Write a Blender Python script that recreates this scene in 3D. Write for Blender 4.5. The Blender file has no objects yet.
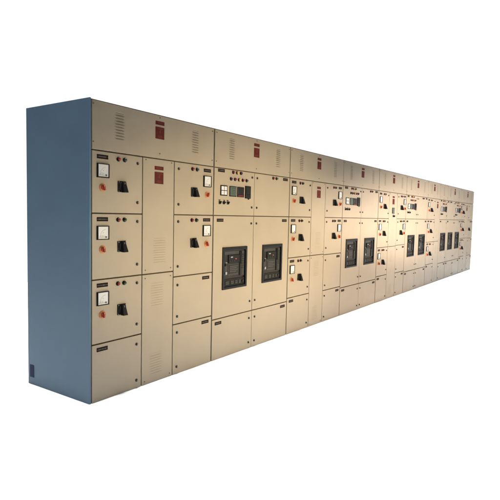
import bpy, bmesh, math, random
from mathutils import Vector, Matrix
random.seed(11)
S = bpy.context.scene
COL = S.collection

# ------------------------------------------------------------------ materials
def mat(name, color, rough=0.5, metal=0.0, spec=0.5, var=0.0, var_scale=4.0, bump=0.0, bump_scale=300.0, coat=0.0, rvar=0.0):
    m = bpy.data.materials.new(name); m.use_nodes = True
    nt = m.node_tree; b = nt.nodes['Principled BSDF']
    b.inputs['Base Color'].default_value = (*color, 1)
    b.inputs['Roughness'].default_value = rough
    b.inputs['Metallic'].default_value = metal
    b.inputs['Specular IOR Level'].default_value = spec
    b.inputs['Coat Weight'].default_value = coat
    b.inputs['Coat Roughness'].default_value = 0.08
    geo = nt.nodes.new('ShaderNodeNewGeometry')
    if var > 0:
        n = nt.nodes.new('ShaderNodeTexNoise'); n.inputs['Scale'].default_value = var_scale
        n.inputs['Detail'].default_value = 5; n.inputs['Roughness'].default_value = 0.6
        nt.links.new(geo.outputs['Position'], n.inputs['Vector'])
        mx = nt.nodes.new('ShaderNodeMix'); mx.data_type = 'RGBA'
        mx.inputs[6].default_value = (*[c * (1 - var) for c in color], 1)
        mx.inputs[7].default_value = (*[min(1, c * (1 + var)) for c in color], 1)
        nt.links.new(n.outputs['Fac'], mx.inputs[0])
        nt.links.new(mx.outputs[2], b.inputs['Base Color'])
        if rvar > 0:
            mr = nt.nodes.new('ShaderNodeMapRange')
            mr.inputs['To Min'].default_value = rough - rvar; mr.inputs['To Max'].default_value = rough + rvar
            mr.inputs['From Min'].default_value = 0.3; mr.inputs['From Max'].default_value = 0.7
            nt.links.new(n.outputs['Fac'], mr.inputs['Value']); nt.links.new(mr.outputs['Result'], b.inputs['Roughness'])
    if bump > 0:
        n2 = nt.nodes.new('ShaderNodeTexNoise'); n2.inputs['Scale'].default_value = bump_scale; n2.inputs['Detail'].default_value = 2
        nt.links.new(geo.outputs['Position'], n2.inputs['Vector'])
        bp = nt.nodes.new('ShaderNodeBump'); bp.inputs['Strength'].default_value = bump; bp.inputs['Distance'].default_value = 0.002
        nt.links.new(n2.outputs['Fac'], bp.inputs['Height'])
        # sheet metal is never quite flat: a slow waviness under the fine paint texture
        n3 = nt.nodes.new('ShaderNodeTexNoise'); n3.inputs['Scale'].default_value = 2.6; n3.inputs['Detail'].default_value = 1
        nt.links.new(geo.outputs['Position'], n3.inputs['Vector'])
        b3 = nt.nodes.new('ShaderNodeBump'); b3.inputs['Strength'].default_value = 0.5; b3.inputs['Distance'].default_value = 0.012
        nt.links.new(n3.outputs['Fac'], b3.inputs['Height']); nt.links.new(b3.outputs['Normal'], bp.inputs['Normal'])
        nt.links.new(bp.outputs['Normal'], b.inputs['Normal'])
    return m

M = dict(
    beige=mat('beige_powder_coat', (0.245, 0.203, 0.146), 0.42, spec=0.30, var=0.09, var_scale=3.5, bump=0.10, bump_scale=160, rvar=0.07),
    blue=mat('blue_grey_side', (0.077, 0.126, 0.178), 0.5, spec=0.2, var=0.15, var_scale=2.6, bump=0.08, bump_scale=160, rvar=0.06),  # end panel: darker, bluer base colour than the doors
    gasket=mat('dark_door_gasket', (0.065, 0.051, 0.034), 0.8, spec=0.2),
    shade=mat('dark_slot_shade', (0.03, 0.025, 0.02), 0.9, spec=0.1),  # shade in the header louvre slots, given as a dark colour
    black=mat('black_plastic', (0.005, 0.005, 0.006), 0.45, spec=0.13, var=0.2, var_scale=60),
    blackmatt=mat('matt_black_plastic', (0.008, 0.008, 0.0085), 0.65, spec=0.12, var=0.2, var_scale=60),
    white=mat('white_dial', (0.42, 0.42, 0.41), 0.4, coat=0.15),
    ink=mat('black_ink', (0.03, 0.03, 0.03), 0.6),
    greyink=mat('grey_ink', (0.25, 0.25, 0.26), 0.6),
    plate=mat('engraved_black_plate', (0.005, 0.0035, 0.0035), 0.65, spec=0.08),
    engrave=mat('engraved_letter_grey', (0.085, 0.06, 0.05), 0.7, spec=0.2),
    red_plate=mat('dark_red_plate', (0.066, 0.0085, 0.0055), 0.6, spec=0.1, var=0.2, var_scale=50),
    red_plate_mark=mat('faded_red_print', (0.085, 0.02, 0.014), 0.6, spec=0.15),
    red=mat('red_lens', (0.13, 0.007, 0.006), 0.25, spec=0.3, coat=0.2),
    green=mat('green_lens', (0.010, 0.030, 0.013), 0.25, spec=0.3, coat=0.2),
    yellow=mat('yellow_lens', (0.32, 0.18, 0.02), 0.25, spec=0.3, coat=0.2),
    dusk=mat('blue_lens', (0.035, 0.012, 0.03), 0.25, spec=0.3, coat=0.2),
    amber=mat('orange_selector_base', (0.38, 0.155, 0.058), 0.55, spec=0.2, var=0.12, var_scale=40),
    redknob=mat('red_selector_knob', (0.21, 0.022, 0.010), 0.4, spec=0.25),
    steel=mat('dull_lock_metal', (0.20, 0.18, 0.15), 0.35, metal=0.9),
    darksteel=mat('dark_lock_metal', (0.02, 0.017, 0.014), 0.4, metal=0.2, spec=0.3),
    screw=mat('screw_metal', (0.10, 0.085, 0.065), 0.45, metal=0.6),
    lcd=mat('grey_green_display', (0.055, 0.075, 0.06), 0.3, spec=0.3, var=0.2, var_scale=90),
    lcd_dark=mat('dark_display', (0.012, 0.011, 0.012), 0.3, spec=0.25),
    led=mat('red_digit_window', (0.09, 0.012, 0.008), 0.35, spec=0.25),
    brkface=mat('breaker_face_grey', (0.017, 0.0165, 0.015), 0.55, spec=0.13, var=0.25, var_scale=40),
    brklight=mat('breaker_trim_grey', (0.030, 0.030, 0.027), 0.55, spec=0.13, var=0.25, var_scale=50),
    printgrey=mat('faint_print_grey', (0.075, 0.075, 0.072), 0.6, spec=0.1),
    lightgrey=mat('light_grey_window', (0.20, 0.20, 0.195), 0.4, spec=0.2),
    navy=mat('navy_notch_plate', (0.008, 0.014, 0.045), 0.6, spec=0.1, var=0.3, var_scale=80),
    floor=mat('white_floor', (0.91, 0.91, 0.91), 0.7, spec=0.1, var=0.012, var_scale=2),
)

# ------------------------------------------------------------------ mesh builder
class MB:
    """collects shapes into one bmesh; y negative = out of the door, towards the viewer"""
    def __init__(self): self.bm = bmesh.new(); self.mats = []
    def mi(self, m):
        if m not in self.mats: self.mats.append(m)
        return self.mats.index(m)
    def _merge(self, bm2, m, smooth=False, mx=None):
        if mx is not None: bm2.transform(mx)
        bmesh.ops.recalc_face_normals(bm2, faces=bm2.faces[:])
        i = self.mi(m)
        for f in bm2.faces: f.material_index = i; f.smooth = smooth
        me = bpy.data.meshes.new('tmp'); bm2.to_mesh(me); bm2.free()
        self.bm.from_mesh(me); bpy.data.meshes.remove(me)
    def box(self, x0, x1, y0, y1, z0, z1, m, bev=0.0, seg=2, mx=None):
        b = bmesh.new(); bmesh.ops.create_cube(b, size=1)
        for v in b.verts:
            v.co = Vector(((x0 + x1) / 2 + v.co.x * (x1 - x0), (y0 + y1) / 2 + v.co.y * (y1 - y0), (z0 + z1) / 2 + v.co.z * (z1 - z0)))
        if bev > 0: bmesh.ops.bevel(b, geom=b.edges[:], offset=bev, segments=seg, affect='EDGES', profile=0.5)
        self._merge(b, m, False, mx)
    def cyl(self, x, z, r, y0, y1, m, r2=None, seg=24, bev=0.0):
        b = bmesh.new()
        bmesh.ops.create_cone(b, cap_ends=True, segments=seg, radius1=r, radius2=r if r2 is None else r2, depth=abs(y1 - y0))
        b.transform(Matrix.Translation((x, (y0 + y1) / 2, z)) @ Matrix.Rotation(math.radians(90), 4, 'X'))
        if bev > 0:
            es = [e for e in b.edges if any(len(f.verts) > 4 for f in e.link_faces)]
            bmesh.ops.bevel(b, geom=es, offset=bev, segments=2, affect='EDGES', profile=0.5)
        self._merge(b, m, False)
    def dome(self, x, z, r, y, h, m, seg=20):
        b = bmesh.new(); bmesh.ops.create_uvsphere(b, u_segments=seg, v_segments=12, radius=1)
        for v in b.verts: v.co = Vector((x + v.co.x * r, y + v.co.y * h, z + v.co.z * r))
        self._merge(b, m, True)
    def prism(self, pts, y0, y1, m, bev=0.0):
        """outline in x,z extruded from y0 to y1"""
        b = bmesh.new()
        vs = [b.verts.new((p[0], y0, p[1])) for p in pts]
        f = b.faces.new(vs)
        r = bmesh.ops.extrude_face_region(b, geom=[f])
        for v in r['geom']:
            if isinstance(v, bmesh.types.BMVert): v.co.y = y1
        if bev > 0: bmesh.ops.bevel(b, geom=b.edges[:], offset=bev, segments=2, affect='EDGES', profile=0.5)
        self._merge(b, m)
    def ring(self, x0, x1, z0, z1, hx0, hx1, hz0, hz1, y0, y1, m, bev=0.0):
        b = bmesh.new()
        o = [(x0, z0), (x1, z0), (x1, z1), (x0, z1)]; h = [(hx0, hz0), (hx1, hz0), (hx1, hz1), (hx0, hz1)]
        L = {}
        for k, y in (('f', y0), ('b', y1)):
            L[k] = ([b.verts.new((p[0], y, p[1])) for p in o], [b.verts.new((p[0], y, p[1])) for p in h])
        for i in range(4):
            j = (i + 1) % 4
            for k in 'fb': b.faces.new((L[k][0][i], L[k][0][j], L[k][1][j], L[k][1][i]))
            for w in (0, 1): b.faces.new((L['f'][w][i], L['f'][w][j], L['b'][w][j], L['b'][w][i]))
        bmesh.ops.recalc_face_normals(b, faces=b.faces[:])
        if bev > 0:
            es = [e for e in b.edges if e.calc_face_angle(0) > 0.5]
            bmesh.ops.bevel(b, geom=es, offset=bev, segments=2, affect='EDGES', profile=0.5)
        self._merge(b, m)
    def louvre(self, x, z, w, m, dark, low):
        """one pressed slot: a shallow hood open underneath"""
        p, h = (0.0019 if low else 0.0042), 0.0075
        b = bmesh.new(); n = 8; top = []; lip = []
        for i in range(n + 1):
            t = i / n; xx = x - w / 2 + w * t; k = math.sin(math.pi * min(1, max(0, min(t, 1 - t) * 3.2)) / 2) ** 0.8
            top.append(b.verts.new((xx, 0.0006, z + h * 0.6))); lip.append(b.verts.new((xx, -p * k - 0.0004, z - h * 0.4)))
        for i in range(n): b.faces.new((top[i], top[i + 1], lip[i + 1], lip[i]))
        i0 = self.mi(m)
        for f in b.faces: f.material_index = i0; f.smooth = True; f.normal_update()
        me = bpy.data.meshes.new('tmp'); b.to_mesh(me); b.free(); self.bm.from_mesh(me); bpy.data.meshes.remove(me)
        if not low: self.box(x - w * 0.36, x + w * 0.36, -0.0010, 0.001, z - h * 0.62, z - h * 0.15, dark)  # dark strip put in for the shade below the hood
    def louvres(self, x, z0, z1, n, w, low=False):
        for i in range(n): self.louvre(x, z0 + (z1 - z0) * i / (n - 1), w, M['beige'], M['shade'], low)
    def screw(self, x, z, r=0.0065):
        self.cyl(x, z, r, 0.002, -0.0035, M['screw'], r2=r * 0.8, seg=14)
        self.box(x - r * 0.7, x + r * 0.7, -0.0042, -0.003, z - 0.0011, z + 0.0011, M['gasket'])
    def mesh(self, name):
        me = bpy.data.meshes.new(name); self.bm.to_mesh(me); self.bm.free()
        for m in self.mats: me.materials.append(m)
        return me

WORLD = {}
def put(name, me, parent, loc):
    """link a part; loc is in metres in the room, parents are unrotated when this is called"""
    o = bpy.data.objects.new(name, me); COL.objects.link(o)
    loc = Vector(loc); WORLD[o] = loc
    if parent: o.parent = parent; o.location = loc - WORLD[parent]
    else: o.location = loc
    return o

# ------------------------------------------------------------------ shared fittings
def me_nameplate(k):
    rnd = random.Random(k); b = MB()
    b.box(-.0525, .0525, -.003, .001, -.0155, .0155, M['plate'], .0012)
    x = -.040
    while x < .034:
        w = rnd.uniform(.004, .010); b.box(x, min(x + w, .042), -.0036, -.002, -.0045, .0045, M['engrave']); x += w + rnd.choice((.0025, .0025, .006))
    for s in (-1, 1): b.cyl(s * .048, 0, .0022, -.002, -.0042, M['screw'], seg=10)
    return b.mesh('nameplate')
NAMEPLATES = [me_nameplate(k) for k in range(6)]

def me_red(big):
    b = MB()
    if big:
        b.box(-.0515, .0515, -.003, .001, -.05, .05, M['red_plate'], .0012)
        b.ring(-.046, .046, -.045, .045, -.0445, .0445, -.0435, .0435, -.0036, -.002, M['red_plate_mark'])
        for z, w in ((.034, .06), (-.022, .05), (-.030, .066), (-.037, .04)): b.box(-w / 2, w / 2, -.0036, -.002, z - .002, z + .002, M['red_plate_mark'])
        b.prism([(-.002, .026), (.010, .026), (.003, .010), (.012, .010), (-.008, -.014), (-.002, .004), (-.011, .004)], -.0036, -.002, M['red_plate_mark'])
    else:
        b.box(-.0515, .0515, -.003, .001, -.0155, .0155, M['red_plate'], .0012)
        for z, w in ((.004, .07), (-.005, .05)): b.box(-w / 2, w / 2, -.0036, -.002, z - .002, z + .002, M['red_plate_mark'])
    return b.mesh('danger_plate')
REDS, REDB = me_red(False), me_red(True)

def me_meter(ang):
    b = MB()
    b.box(-.056, .056, -.004, .002, -.054, .054, M['black'], .002)
    b.ring(-.055, .055, -.053, .053, -.0485, .0485, -.0465, .0465, -.014, -.003, M['black'], .0015)
    b.box(-.049, .049, -.0085, -.003, -.047, .047, M['white'])
    # arc scale, ticks and pointer
    cx, cz = .022, -.026
    for i in range(25):
        a = math.radians(92 + 88 * i / 24); r = .050
        L = .0085 if i % 6 == 0 else .004
        mx = Matrix.Translation((cx + r * math.cos(a), 0, cz + r * math.sin(a))) @ Matrix.Rotation(-a, 4, 'Y')
        b.box(-L / 2, L / 2, -.0091, -.008, -.0006, .0006, M['greyink'], mx=mx)
    a = math.radians(ang); mx = Matrix.Translation((cx, 0, cz)) @ Matrix.Rotation(-a, 4, 'Y')
    b.box(0, .05, -.0105, -.0095, -.0006, .0006, M['greyink'], mx=mx)
    b.box(-.040, .040, -.0095, -.008, -.0340, -.0320, M['ink'])
    for x, w in ((-.026, .016), (-.006, .010)): b.box(x - w / 2, x + w / 2, -.0091, -.008, -.027, -.022, M['greyink'])
    b.cyl(.026, -.033, .007, -.008, -.011, M['ink'], seg=16)
    b.prism([(-.004, .005), (-.002, .005), (0, -.002), (.002, .005), (.004, .005), (.001, -.005), (-.001, -.005)], -.0091, -.008, M['greyink'])
    return b.mesh('ammeter')
METERS = [me_meter(k) for k in (172, 160, 148, 166)]

def me_lamp(lens, s=1.0):
    b = MB()
    b.cyl(0, 0, .0175 * s, .001, -.006, M['black'], seg=22, bev=.0015)
    b.cyl(0, 0, .0145 * s, -.006, -.014, M['black'], r2=.0135 * s, seg=22)
    b.dome(0, 0, .0135 * s, -.014, .0115, M[lens])
    return b.mesh('indicator_lamp')
LAMPS = {k: me_lamp(k) for k in ('red', 'green')}
SLAMPS = {k: me_lamp(k, 1.0) for k in ('red', 'yellow', 'dusk')}

def me_knob():
    b = MB()
    b.cyl(0, 0, .031, .001, -.004, M['amber'], seg=32, bev=.001)
    b.cyl(0, 0, .025, -.004, -.009, M['amber'], seg=28)
    b.cyl(0, 0, .020, -.008, -.017, M['redknob'], r2=.018, seg=28, bev=.0015)
    b.box(-.0065, .0065, -.029, -.016, -.021, .021, M['redknob'], .002)
    b.box(-.0010, .0010, -.0296, -.028, .008, .019, M['white'])
    return b.mesh('selector_knob')
KNOB = me_knob()

def me_handle():
    b = MB()
    b.box(-.043, .043, -.008, .001, -.043, .043, M['black'], .004)
    b.cyl(0, 0, .037, -.008, -.017, M['blackmatt'], r2=.034, seg=32, bev=.002)
    g = bmesh.new(); bmesh.ops.create_cube(g, size=1)
    for v in g.verts:
        up = v.co.z > 0; out = v.co.y < 0
        v.co = Vector(((.016 if up else .024) * (1 if v.co.x > 0 else -1) + .004, (-.026 if up else -.053) if out else -.014, .042 if up else -.046))
    bmesh.ops.bevel(g, geom=g.edges[:], offset=.0045, segments=2, affect='EDGES', profile=.5); b._merge(g, M['black'])
    b.box(.0025, .0055, -.0335, -.028, .018, .032, M['lightgrey'])
    for sx, sz in ((-1, -1), (1, 1), (-1, 1)): b.cyl(sx * .036, sz * .036, .003, -.006, -.010, M['steel'], seg=10)
    return b.mesh('rotary_handle')
HANDLE = me_handle()

def me_lock():
    b = MB()
    b.cyl(0, 0, .0125, .001, -.004, M['darksteel'], seg=20, bev=.001)
    b.cyl(0, 0, .0095, -.004, -.011, M['darksteel'], r2=.0085, seg=20, bev=.001)
    b.box(-.0022, .0022, -.0145, -.009, -.0075, .0075, M['steel'], .0008, mx=Matrix.Rotation(math.radians(-35), 4, 'Y'))
    return b.mesh('door_lock')
LOCK = me_lock()

def me_multimeter():
    b = MB()
    b.box(-.055, .055, -.008, .001, -.052, .052, M['black'], .002)
    for sx in (-1, 1):
        for sz in (-1, 1): b.box(sx * .024 - .0205, sx * .024 + .0205, -.0095, -.007, sz * .0225 - .019, sz * .0225 + .019, M['white'], .001)
    for sx in (-1, 1):
        for sz in (-1, 1):
            b.box(sx * .024 - .013, sx * .024 + .013, -.0100, -.009, sz * .0225 - .001, sz * .0225 + .001, M['greyink'])
            b.box(sx * .024 - .008, sx * .024 + .008, -.0100, -.009, sz * .0225 + .007, sz * .0225 + .0085, M['greyink'])
    return b.mesh('multi_meter')
def me_display(kind):
    b = MB()
    b.box(-.057, .057, -.009, .001, -.053, .053, M['black'], .002)
    if kind == 'lcd':
        b.box(-.050, .050, -.0105, -.008, -.043, .045, M['lcd'], .001)
        for i in range(4): b.box(-.036, .036 - .008 * (i % 2), -.0111, -.010, .030 - i * .019, .034 - i * .019, M['brkface'])
    else:
        b.box(-.050, .050, -.0105, -.008, -.020, .044, M['lcd_dark'], .001)
        b.box(-.044, .044, -.0105, -.008, -.046, -.030, M['led'], .001)
        for i in range(3): b.box(-.036, .030, -.0111, -.010, .030 - i * .018, .0325 - i * .018, M['brkface'])
    return b.mesh('digital_meter')
def me_relay():
    b = MB()
    b.box(-.045, .045, -.016, .001, -.066, .066, M['black'], .003)
    b.box(-.038, .038, -.018, -.014, -.020, .056, M['blackmatt'], .001)
    b.box(-.038, .038, -.018, -.014, -.056, -.028, M['lcd_dark'], .001)
    b.cyl(.006, -.070, .008, -.010, -.018, M['black'], seg=14)
    for i in range(3): b.cyl(-.024 + i * .024, -.042, .005, -.018, -.021, M['brkface'], seg=12)
    return b.mesh('protection_relay')
def me_selector():
    b = MB()
    b.cyl(0, 0, .0185, .001, -.005, M['steel'], seg=22, bev=.001)
    b.cyl(0, 0, .0150, -.005, -.013, M['black'], seg=22)
    b.box(-.0048, .0048, -.024, -.011, -.0150, .0150, M['black'], .0015, mx=Matrix.Rotation(math.radians(35), 4, 'Y'))
    b.box(-.0135, .0135, -.0018, .0005, .021, .029, M['plate'], .0006)
    return b.mesh('selector_switch')
MULTI, LCD, DIGI, RELAY, SEL = me_multimeter(), me_display('lcd'), me_display('led'), me_relay(), me_selector()

# breaker pieces, origin = middle of the opening on the door plane
BW, BH = .2125, .2175
def br_frame():
    b = MB(); b.ring(-BW, BW, -BH, BH, -BW + .028, BW - .028, -BH + .026, BH - .034, -.014, .019, M['black'], .004)
    return b.mesh('breaker_frame')
def br_face():
    b = MB()
    x0, x1 = -BW + .026, BW - .026
    b.box(x0, x1, .010, .021, -.106, BH - .032, M['brkface'], .002)
    b.box(x0, x1, .004, .020, -BH + .024, -.112, M['blackmatt'], .003)
    b.box(.132, x1 - .006, .003, .012, -.095, .170, M['brklight'], .002)          # right hand strip
    for i in range(7): b.box(.139, x1 - .013, -.0005, .004, -.020 + i * .024, -.008 + i * .024, M['brkface'], .001)
    b.box(-.176, .086, .005, .012, .138, .172, M['brklight'], .002)                # rating strip
    b.box(-.176, -.118, .004, .012, -.080, .070, M['brklight'], .002)
    b.box(-.100, .082, .006, .012, -.080, .040, M['brklight'], .002)
    b.box(-.086, .068, .002, .008, -.064, .026, M['brkface'], .002)
    for i in range(4): b.box(-.076, .058 - .02 * (i % 2), .0012, .003, .012 - i * .018, .016 - i * .018, M['printgrey'])
    return b.mesh('breaker_face')
def br_trip():
    b = MB()
    b.box(-.106, .084, -.004, .010, .050, .132, M['blackmatt'], .003)
    b.box(-.072, -.036, -.0055, -.001, .104, .116, M['lightgrey'], .001)
    for i in range(3): b.cyl(-.082 + i * .036, .070, .007, -.004, -.009, M['brklight'], seg=14)
    b.box(-.150, -.128, -.001, .006, .052, .060, M['lightgrey'], .001)
    b.box(.006, .032, -.0055, -.001, .084, .096, M['redknob'], .001)
    return b.mesh('trip_unit')
def br_lever():
    b = MB()
    b.box(.094, .126, -.002, .012, -.092, .168, M['black'], .004)
    b.box(.101, .119, -.012, .000, .030, .160, M['blackmatt'], .004)
    return b.mesh('charging_handle')
def br_button(m):
    b = MB(); b.box(-.014, .014, -.009, .012, -.014, .014, M[m], .003); return b.mesh('push_button')
def br_window(w):
    b = MB()
    b.box(-w / 2, w / 2, -.001, .006, -.018, .018, M['brklight'], .002)
    b.box(-w / 2 + .006, w / 2 - .008, -.0016, .001, -.006, .007, M['brkface'])
    return b.mesh('racking_window')
def br_key():
    b = MB(); b.cyl(0, 0, .014, .006, -.006, M['brkface'], seg=18, bev=.001); return b.mesh('key_lock')
RACK = [(x + w / 2, br_window(w)) for x, w in ((-.150, .058), (-.058, .048), (.018, .040), (.084, .036))]
BR = dict(frame=br_frame(), face=br_face(), trip=br_trip(), lever=br_lever(), on=br_button('brkface'), off=br_button('lightgrey'), key=br_key())

# ------------------------------------------------------------------ doors
D = 0.809; H = 2.3; T = 0.020
G = 0.0048           # half of a door gap
def tilt(o, k=1.0):
    o.rotation_euler = (random.uniform(-.0012, .0012) * k, random.uniform(-.0008, .0008) * k, random.uniform(-.0022, .0022) * k)

def door(name, root, x0, x1, z0, z1, hole=None, extra=None, gl=G, gr=G, label=None):
    cx, cz = (x0 + x1) / 2, (z0 + z1) / 2; b = MB()
    X0, X1, Z0, Z1 = x0 + gl - cx, x1 - gr - cx, z0 + G - cz, z1 - G - cz
    if hole: b.ring(X0, X1, Z0, Z1, hole[0] - cx, hole[1] - cx, hole[2] - cz, hole[3] - cz, 0, T, M['beige'], .0025)
    else: b.box(X0, X1, 0, T, Z0, Z1, M['beige'], .0025)
    if extra: extra(b, cx, cz)
    o = put(name, b.mesh(name), root, (cx, 0, cz))
    if label: o['label'] = label
    return o
npi = [0]
def nameplate(d, x, z):
    npi[0] += 1; put('nameplate', NAMEPLATES[npi[0] % 6], d, (x, 0, z))
def locks(d, x, zs):
    for z in zs: o = put('door_lock', LOCK, d, (x, 0, z)); o.rotation_euler.y = random.uniform(-.5, .5)
def danger(d, x, ztop):
    put('title_plate', REDS, d, (x, 0, ztop - .0155)); put('danger_plate', REDB, d, (x, 0, ztop - .098))

def feeder(root, x0, x1, z0, z1, mirror=False, gl=G, gr=G, plain=False):
    d = door('feeder_door', root, x0, x1, z0, z1, gl=gl, gr=gr)
    X = (lambda a: x1 - a) if mirror else (lambda a: x0 + a)
    zt = z1
    nameplate(d, X(.103), zt - .045)
    put('indicator_lamp', LAMPS['red'], d, (min(X(.255), X(.318)), 0, zt - .048))
    put('indicator_lamp', LAMPS['green'], d, (max(X(.255), X(.318)), 0, zt - .048))
    if plain:
        put('rotary_handle', HANDLE, d, (x0 + .14, 0, zt - .258)); tilt(d); return d
    put('ammeter', METERS[random.randrange(4)], d, (X(.105), 0, zt - .148))
    k = put('selector_knob', KNOB, d, (X(.103), 0, zt - .275)); k.rotation_euler.y = random.choice((0, 0, .5, -.3))
    k = put('rotary_handle', HANDLE, d, (X(.292), 0, zt - .258)); k.rotation_euler.y = random.uniform(-.06, .06)
    locks(d, X(x1 - x0 - .056), (zt - .062, z0 + .092))
    tilt(d); return d
def blank(root, x0, x1, z0, z1, mirror=False, plate=True, gl=G, gr=G):
    d = door('blank_door', root, x0, x1, z0, z1, gl=gl, gr=gr)
    X = (lambda a: x1 - a) if mirror else (lambda a: x0 + a)
    if plate: nameplate(d, X(.103), z1 - .045)
    locks(d, X(x1 - x0 - .056), (z1 - .078, z0 + .07)); tilt(d); return d
def chamber(root, x0, x1, zsplit=.95, small=False):
    xm = (x0 + x1) / 2; w = min(.155, (x1 - x0) * .42)
    def up(b, cx, cz):
        b.louvres(xm - cx + .015, 1.045 - cz, 1.25 - cz, 11, w, True)
        for x in (x0 + .036, x1 - .036):
            for z in (1.905, .985): b.screw(x - cx, z - cz)
    d = door('cable_chamber_door', root, x0, x1, zsplit, 1.925, extra=up)
    danger(d, xm, 1.862)
    if small:
        put('small_meter', LCD, d, (xm, 0, 1.60)); put('selector_switch', SEL, d, (xm, 0, 1.50)); put('selector_switch', SEL, d, (xm + .05, 0, 1.50))
    tilt(d)
    def lo(b, cx, cz):
        b.louvres(xm - cx - .01, .675 - cz, .866 - cz, 10, w, True); b.louvres(xm - cx - .02, .08 - cz, .255 - cz, 9, w, True)
        for x in (x0 + .036, x1 - .036):
            for z in (zsplit - .036, .03): b.screw(x - cx, z - cz)
    d = door('cable_chamber_door', root, x0, x1, -.003, zsplit, extra=lo); tilt(d)
def header(root, x0, x1, px=None, gl=G, gr=G):
    xm = (x0 + x1) / 2 if px is None else px
    def ex(b, cx, cz):
        if x1 - x0 > .9:
            b.louvres(x0 + .285 - cx, 2.035 - cz, 2.235 - cz, 10, .105); b.louvres(x1 - .28 - cx, 2.035 - cz, 2.235 - cz, 10, .105)
        elif px is None: b.louvres((x0 + x1) / 2 - cx, 2.03 - cz, 2.235 - cz, 11, .105)
        for x in (x0 + .032, x1 - .032):
            for z in (2.262, 1.985): b.screw(x - cx, z - cz)
        for z in (2.27, 1.97): b.screw(xm - cx, z - cz)
    d = door('header_panel', root, x0, x1, 1.925, 2.292, extra=ex, gl=gl, gr=gr)
    if px is not None: danger(d, px, 2.240)
    tilt(d); return d
def instrument(root, x0, x1, z0, z1, gl=G, gr=G, lockside=1):
    d = door('instrument_door', root, x0, x1, z0, z1, gl=gl, gr=gr); k = (x1 - x0) / .70
    P = lambda n, me, a, z: put(n, me, d, (x0 + a * k, 0, z))
    nameplate(d, x0 + .115 * k, 1.900 - .0)
    for i, c in enumerate(('red', 'yellow', 'dusk')): P('indicator_lamp', SLAMPS[c], .307 + i * .067, 1.897)
    for i, c in enumerate(('dusk', 'red', 'yellow', 'red', 'dusk')): P('indicator_lamp', SLAMPS[c], .273 + i * .068, 1.828)
    P('multi_meter', MULTI, .156, 1.705); P('digital_meter', LCD, .307, 1.703)
    P('digital_meter', DIGI, .440, 1.702); P('protection_relay', RELAY, .568, 1.706)
    for i in range(3): s = P('selector_switch', SEL, .092 + i * .066, 1.583); s.rotation_euler.y = (0, .6, 0)[i]
    locks(d, x1 - .05 if lockside > 0 else x0 + .05, (z1 - .056, z0 + .092)); tilt(d)
def metering(root, x0, x1, z0, z1, gl=G, gr=G, mirror=True):
    d = door('metering_door', root, x0, x1, z0, z1, gl=gl, gr=gr)
    X = (lambda a: x1 - a) if mirror else (lambda a: x0 + a)
    nameplate(d, X(.108), z1 - .030)
    for a, c in ((.385, 'red'), (.315, 'green')): put('indicator_lamp', LAMPS[c], d, (X(a), 0, z1 - .033))
    locks(d, X(x1 - x0 - .05), (z1 - .056, z0 + .092)); tilt(d)
def breaker(root, x0, x1, z0, z1, mirror=False, gl=G, gr=G):
    cx, cz = (x0 + x1) / 2 + .014, .917
    d = door('breaker_door', root, x0, x1, z0, z1, hole=(cx - BW + .010, cx + BW - .010, cz - BH + .010, cz + BH - .010), gl=gl, gr=gr)
    X = (lambda a: x1 - a) if mirror else (lambda a: x0 + a)
    nameplate(d, X(.108), z1 - .047); locks(d, X(x1 - x0 - .05), (z1 - .08, z0 + .11)); tilt(d, .5)
    f = put('circuit_breaker', BR['face'], root, (cx, 0, cz))
    put('escutcheon_frame', BR['frame'], f, (cx, 0, cz)); put('trip_unit', BR['trip'], f, (cx, 0, cz))
    put('charging_handle', BR['lever'], f, (cx, 0, cz)); put('key_lock', BR['key'], f, (cx + .152, 0, cz - .155))
    for a, me in RACK: put('racking_window', me, f, (cx + a, 0, cz - .154))
    put('push_button', BR['off'], f, (cx - .148, 0, cz - .050)); put('push_button', BR['on'], f, (cx - .148, 0, cz + .036))

GROUP = 'cubicles bolted together in one switchboard row'
def cubicle(name, x0, x1, label):
    r = bpy.data.objects.new(name, None); COL.objects.link(r); r.location = (x0, 0, 0); r.empty_display_size = .3
    WORLD[r] = Vector((x0, 0, 0)); r['label'] = label; r['category'] = 'switchgear cubicle'; r['group'] = GROUP
    b = MB(); xs = x0 + (.0165 if x0 == 0 else .0012)
    b.box(xs, x1 - .0012, .0245, D - .001, .0, H, M['beige'], .002)
    b.box(xs + .002, x1 - .003, .0205, .0265, .003, H - .0015, M['gasket'])
    me = b.mesh('enclosure'); me.transform(Matrix.Translation((-x0, 0, 0)))
    put('enclosure', me, r, (x0, 0, 0))
    return r

L = [0, 1.462, 2.926, 4.472, 5.920, 7.412, 8.890, 9.922, 10.610, 12.085, 13.673]
JG = 0.0085          # wider gap where two cubicles join
Z3, Z2, Z1 = 1.455, .95, .452

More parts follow.
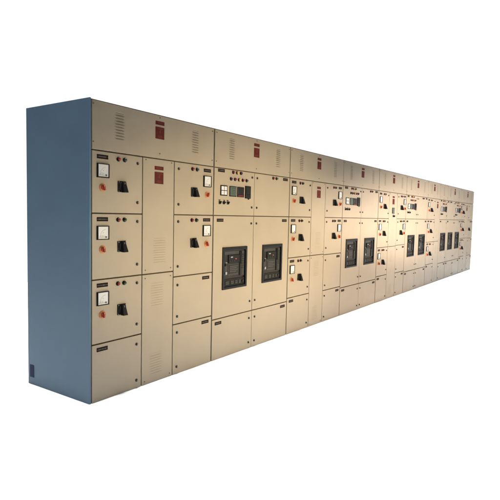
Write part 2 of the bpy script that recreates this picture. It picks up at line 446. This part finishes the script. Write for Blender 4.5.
def feeder_cubicle(i, a, b_, label, right_z, small=False, left_edge=JG, last=False, name='feeder_cubicle'):
    x0, x1 = L[i], L[i + 1]; r = cubicle(name, x0, x1, label)
    header(r, x0, x1, (x0 + x1) / 2 - .01, gl=left_edge, gr=JG)
    for z0, z1 in ((Z3, 1.925), (Z2, Z3), (Z1, Z2)): feeder(r, x0 + (left_edge - JG), a, z0, z1, gl=JG)
    blank(r, x0 + (left_edge - JG), a, -.003, Z1, gl=JG)
    chamber(r, a, b_, small=small)
    zz = right_z
    if last: blank(r, b_, x1, zz[0], 1.925, True, plate=False, gr=JG)
    else: feeder(r, b_, x1, zz[0], 1.925, True, gr=JG)
    feeder(r, b_, x1, zz[1], zz[0], True, gr=JG, plain=last)
    blank(r, b_, x1, zz[2], zz[1], True, gr=JG); blank(r, b_, x1, -.003, zz[2], True, gr=JG)
    return r
def breaker_cubicle(i, a, label, inst='left'):
    x0, x1 = L[i], L[i + 1]; r = cubicle('breaker_cubicle', x0, x1, label); zb = .415; th = .0035
    header(r, x0, x1, (x0 + x1) / 2, gl=JG, gr=JG)
    if inst == 'left':
        instrument(r, x0, a, Z3, 1.925, gl=JG, gr=th); metering(r, a, x1, Z3, 1.925, gl=th, gr=JG)
    else:
        metering(r, x0, a, Z3, 1.925, gl=JG, gr=th, mirror=False); instrument(r, a, x1, Z3, 1.925, gl=th, gr=JG, lockside=-1)
    breaker(r, x0, a, zb, Z3, gl=JG, gr=th); breaker(r, a, x1, zb, Z3, True, gl=th, gr=JG)
    blank(r, x0, a, -.003, zb, gl=JG, gr=th); blank(r, a, x1, -.003, zb, True, gl=th, gr=JG)
    return r

# ------------------------------------------------------------------ the row
r0 = feeder_cubicle(0, .528, .904, 'beige feeder cubicle at the near end, showing its whole blue-grey side panel', (Z3, .897, .462), left_edge=.024)
b = MB(); b.box(0, .0145, .0, D, .0, H, M['blue'], .002)
sp = put('side_panel', b.mesh('side_panel'), r0, (0, 0, 0)); sp['label'] = 'blue-grey end panel'
b = MB(); b.box(-.003, .001, -.028, .028, -.052, .052, M['navy']); b.cyl(0, 0, .001, 0, .001, M['navy'], seg=8)
put('notch_plate', b.mesh('notch_plate'), sp, (0, .752, .115))  # thin dark plate standing in for the notch at the lower back corner
breaker_cubicle(1, 2.166, 'nearest beige cubicle with two large black breakers, beside the near end feeder cubicle')
feeder_cubicle(2, 3.50, 3.90, 'beige feeder cubicle between the nearest and the next pair of black breakers', (Z3, .94, .44))
breaker_cubicle(3, 5.177, 'second nearest cubicle with two black breakers, standing between two feeder cubicles near mid row')
feeder_cubicle(4, 6.455, 6.890, 'beige feeder cubicle with a small meter and switches under its chamber danger plate', (Z3, .96, .44), small=True)
breaker_cubicle(5, 8.135, 'third nearest cubicle with two black breakers, beside the feeder cubicle with small chamber meter')
x0, x1 = L[6], L[7]
r = cubicle('feeder_cubicle', x0, x1, 'narrow beige cubicle with one column of feeders beside a louvred chamber')
header(r, x0, x1, 9.40, gl=JG, gr=JG)
for z0, z1 in ((Z3, 1.925), (Z2, Z3), (Z1, Z2)): feeder(r, x0, 9.50, z0, z1, gl=JG)
blank(r, x0, 9.50, -.003, Z1, gl=JG); chamber(r, 9.50, x1)
x0, x1 = L[7], L[8]
r = cubicle('breaker_cubicle', x0, x1, 'slim beige cubicle with a single black breaker under its instruments')
header(r, x0, x1, None, gl=JG, gr=JG); instrument(r, x0, x1, Z3, 1.925, gl=JG, gr=JG)
breaker(r, x0, x1, .415, Z3, gl=JG, gr=JG); blank(r, x0, x1, -.003, .415, True, gl=JG, gr=JG)
breaker_cubicle(8, 11.36, 'farthest cubicle with two black breakers, instruments over the right hand one only', inst='right')
feeder_cubicle(9, 12.63, 13.04, 'last beige feeder cubicle at the dim far end of the row', (Z3, .94, .44), last=True)

# ------------------------------------------------------------------ floor
me = bpy.data.meshes.new('floor'); bm = bmesh.new(); bmesh.ops.create_grid(bm, x_segments=8, y_segments=6, size=1)
for v in bm.verts: v.co = Vector((5.5 + v.co.x * 12.5, .2 + v.co.y * 6.2, 0))
bm.to_mesh(me); bm.free(); me.materials.append(M['floor'])
fl = bpy.data.objects.new('floor', me); COL.objects.link(fl); fl['kind'] = 'structure'

# ------------------------------------------------------------------ camera
cam = bpy.data.cameras.new('camera'); co = bpy.data.objects.new('camera', cam); COL.objects.link(co); S.camera = co
yaw, pit, rol, f = 6.03288291e-01, 6.91249858e-02, 2.17163517e-02, 506.715
d = Vector((math.cos(yaw) * math.cos(pit), math.sin(yaw) * math.cos(pit), -math.sin(pit)))
rr = Vector((math.sin(yaw), -math.cos(yaw), 0)); uu = rr.cross(d)
r2 = math.cos(rol) * rr + math.sin(rol) * uu; u2 = -math.sin(rol) * rr + math.cos(rol) * uu
co.matrix_world = Matrix(((r2.x, u2.x, -d.x, -2.42102), (r2.y, u2.y, -d.y, -3.11947), (r2.z, u2.z, -d.z, 1.46712), (0, 0, 0, 1)))
cam.sensor_width = 36; cam.lens = 36 * f / 500; cam.clip_end = 200; cam.clip_start = .05

# ------------------------------------------------------------------ lamps
def area(name, loc, target, sx, sy, power, color, spread=180):
    l = bpy.data.lights.new(name, 'AREA'); l.shape = 'RECTANGLE'; l.size = sx; l.size_y = sy; l.energy = power; l.color = color; l.spread = math.radians(spread)
    o = bpy.data.objects.new(name, l); COL.objects.link(o); o.location = loc
    o.rotation_euler = (Vector(target) - Vector(loc)).to_track_quat('-Z', 'Y').to_euler(); return o
def spot(name, loc, target, power, color, angle, blend=1.0, radius=.2):
    l = bpy.data.lights.new(name, 'SPOT'); l.energy = power; l.color = color; l.spot_size = math.radians(angle); l.spot_blend = blend; l.shadow_soft_size = radius
    o = bpy.data.objects.new(name, l); COL.objects.link(o); o.location = loc
    o.rotation_euler = (Vector(target) - Vector(loc)).to_track_quat('-Z', 'Y').to_euler(); return o
area('floor_white_fill', (5.5, .2, 11), (5.5, .2, 0), 32, 19, 4050, (1.0, 1.0, 1.0), 12).rotation_euler = (0, 0, 0)  # added light from above that lifts the floor to white
spot('warm_lamp', (2.45, -5.0, 1.16), (2.35, 0, 1.12), 1880, (1.0, .83, .535), 58).scale = (1.2, .58, 1)
spot('pale_lamp', (6.7, -5.6, 1.50), (8.9, 0, 1.43), 5000, (1.0, .88, .78), 86).scale = (1.75, .235, 1)
spot('low_warm_fill', (5.6, -5.0, .7), (5.9, 0, .55), 800, (1.0, .66, .30), 66).scale = (1.5, .45, 1)  # added fill that warms the lower doors around mid row

# invented white surround: bright behind the row, dim and cool on the viewer's side
w = bpy.data.worlds.new('World'); S.world = w; w.use_nodes = True
nt = w.node_tree; bg = nt.nodes['Background']
tc = nt.nodes.new('ShaderNodeTexCoord'); dot = nt.nodes.new('ShaderNodeVectorMath'); dot.operation = 'DOT_PRODUCT'
dot.inputs[1].default_value = (math.cos(math.radians(36)), math.sin(math.radians(36)), 0)
ramp = nt.nodes.new('ShaderNodeValToRGB')
ramp.color_ramp.elements[0].position = .42; ramp.color_ramp.elements[0].color = (.045, .055, .065, 1)
ramp.color_ramp.elements[1].position = .66; ramp.color_ramp.elements[1].color = (1, 1, 1, 1)
nt.links.new(tc.outputs['Generated'], dot.inputs[0]); nt.links.new(dot.outputs['Value'], ramp.inputs['Fac'])
nt.links.new(ramp.outputs['Color'], bg.inputs['Color'])
bg.inputs['Strength'].default_value = 1.05

S.render.engine = 'CYCLES'
S.view_settings.view_transform = 'Standard'; S.view_settings.look = 'None'; S.view_settings.exposure = 0; S.view_settings.gamma = 1
S.render.resolution_x = S.render.resolution_y = 1024
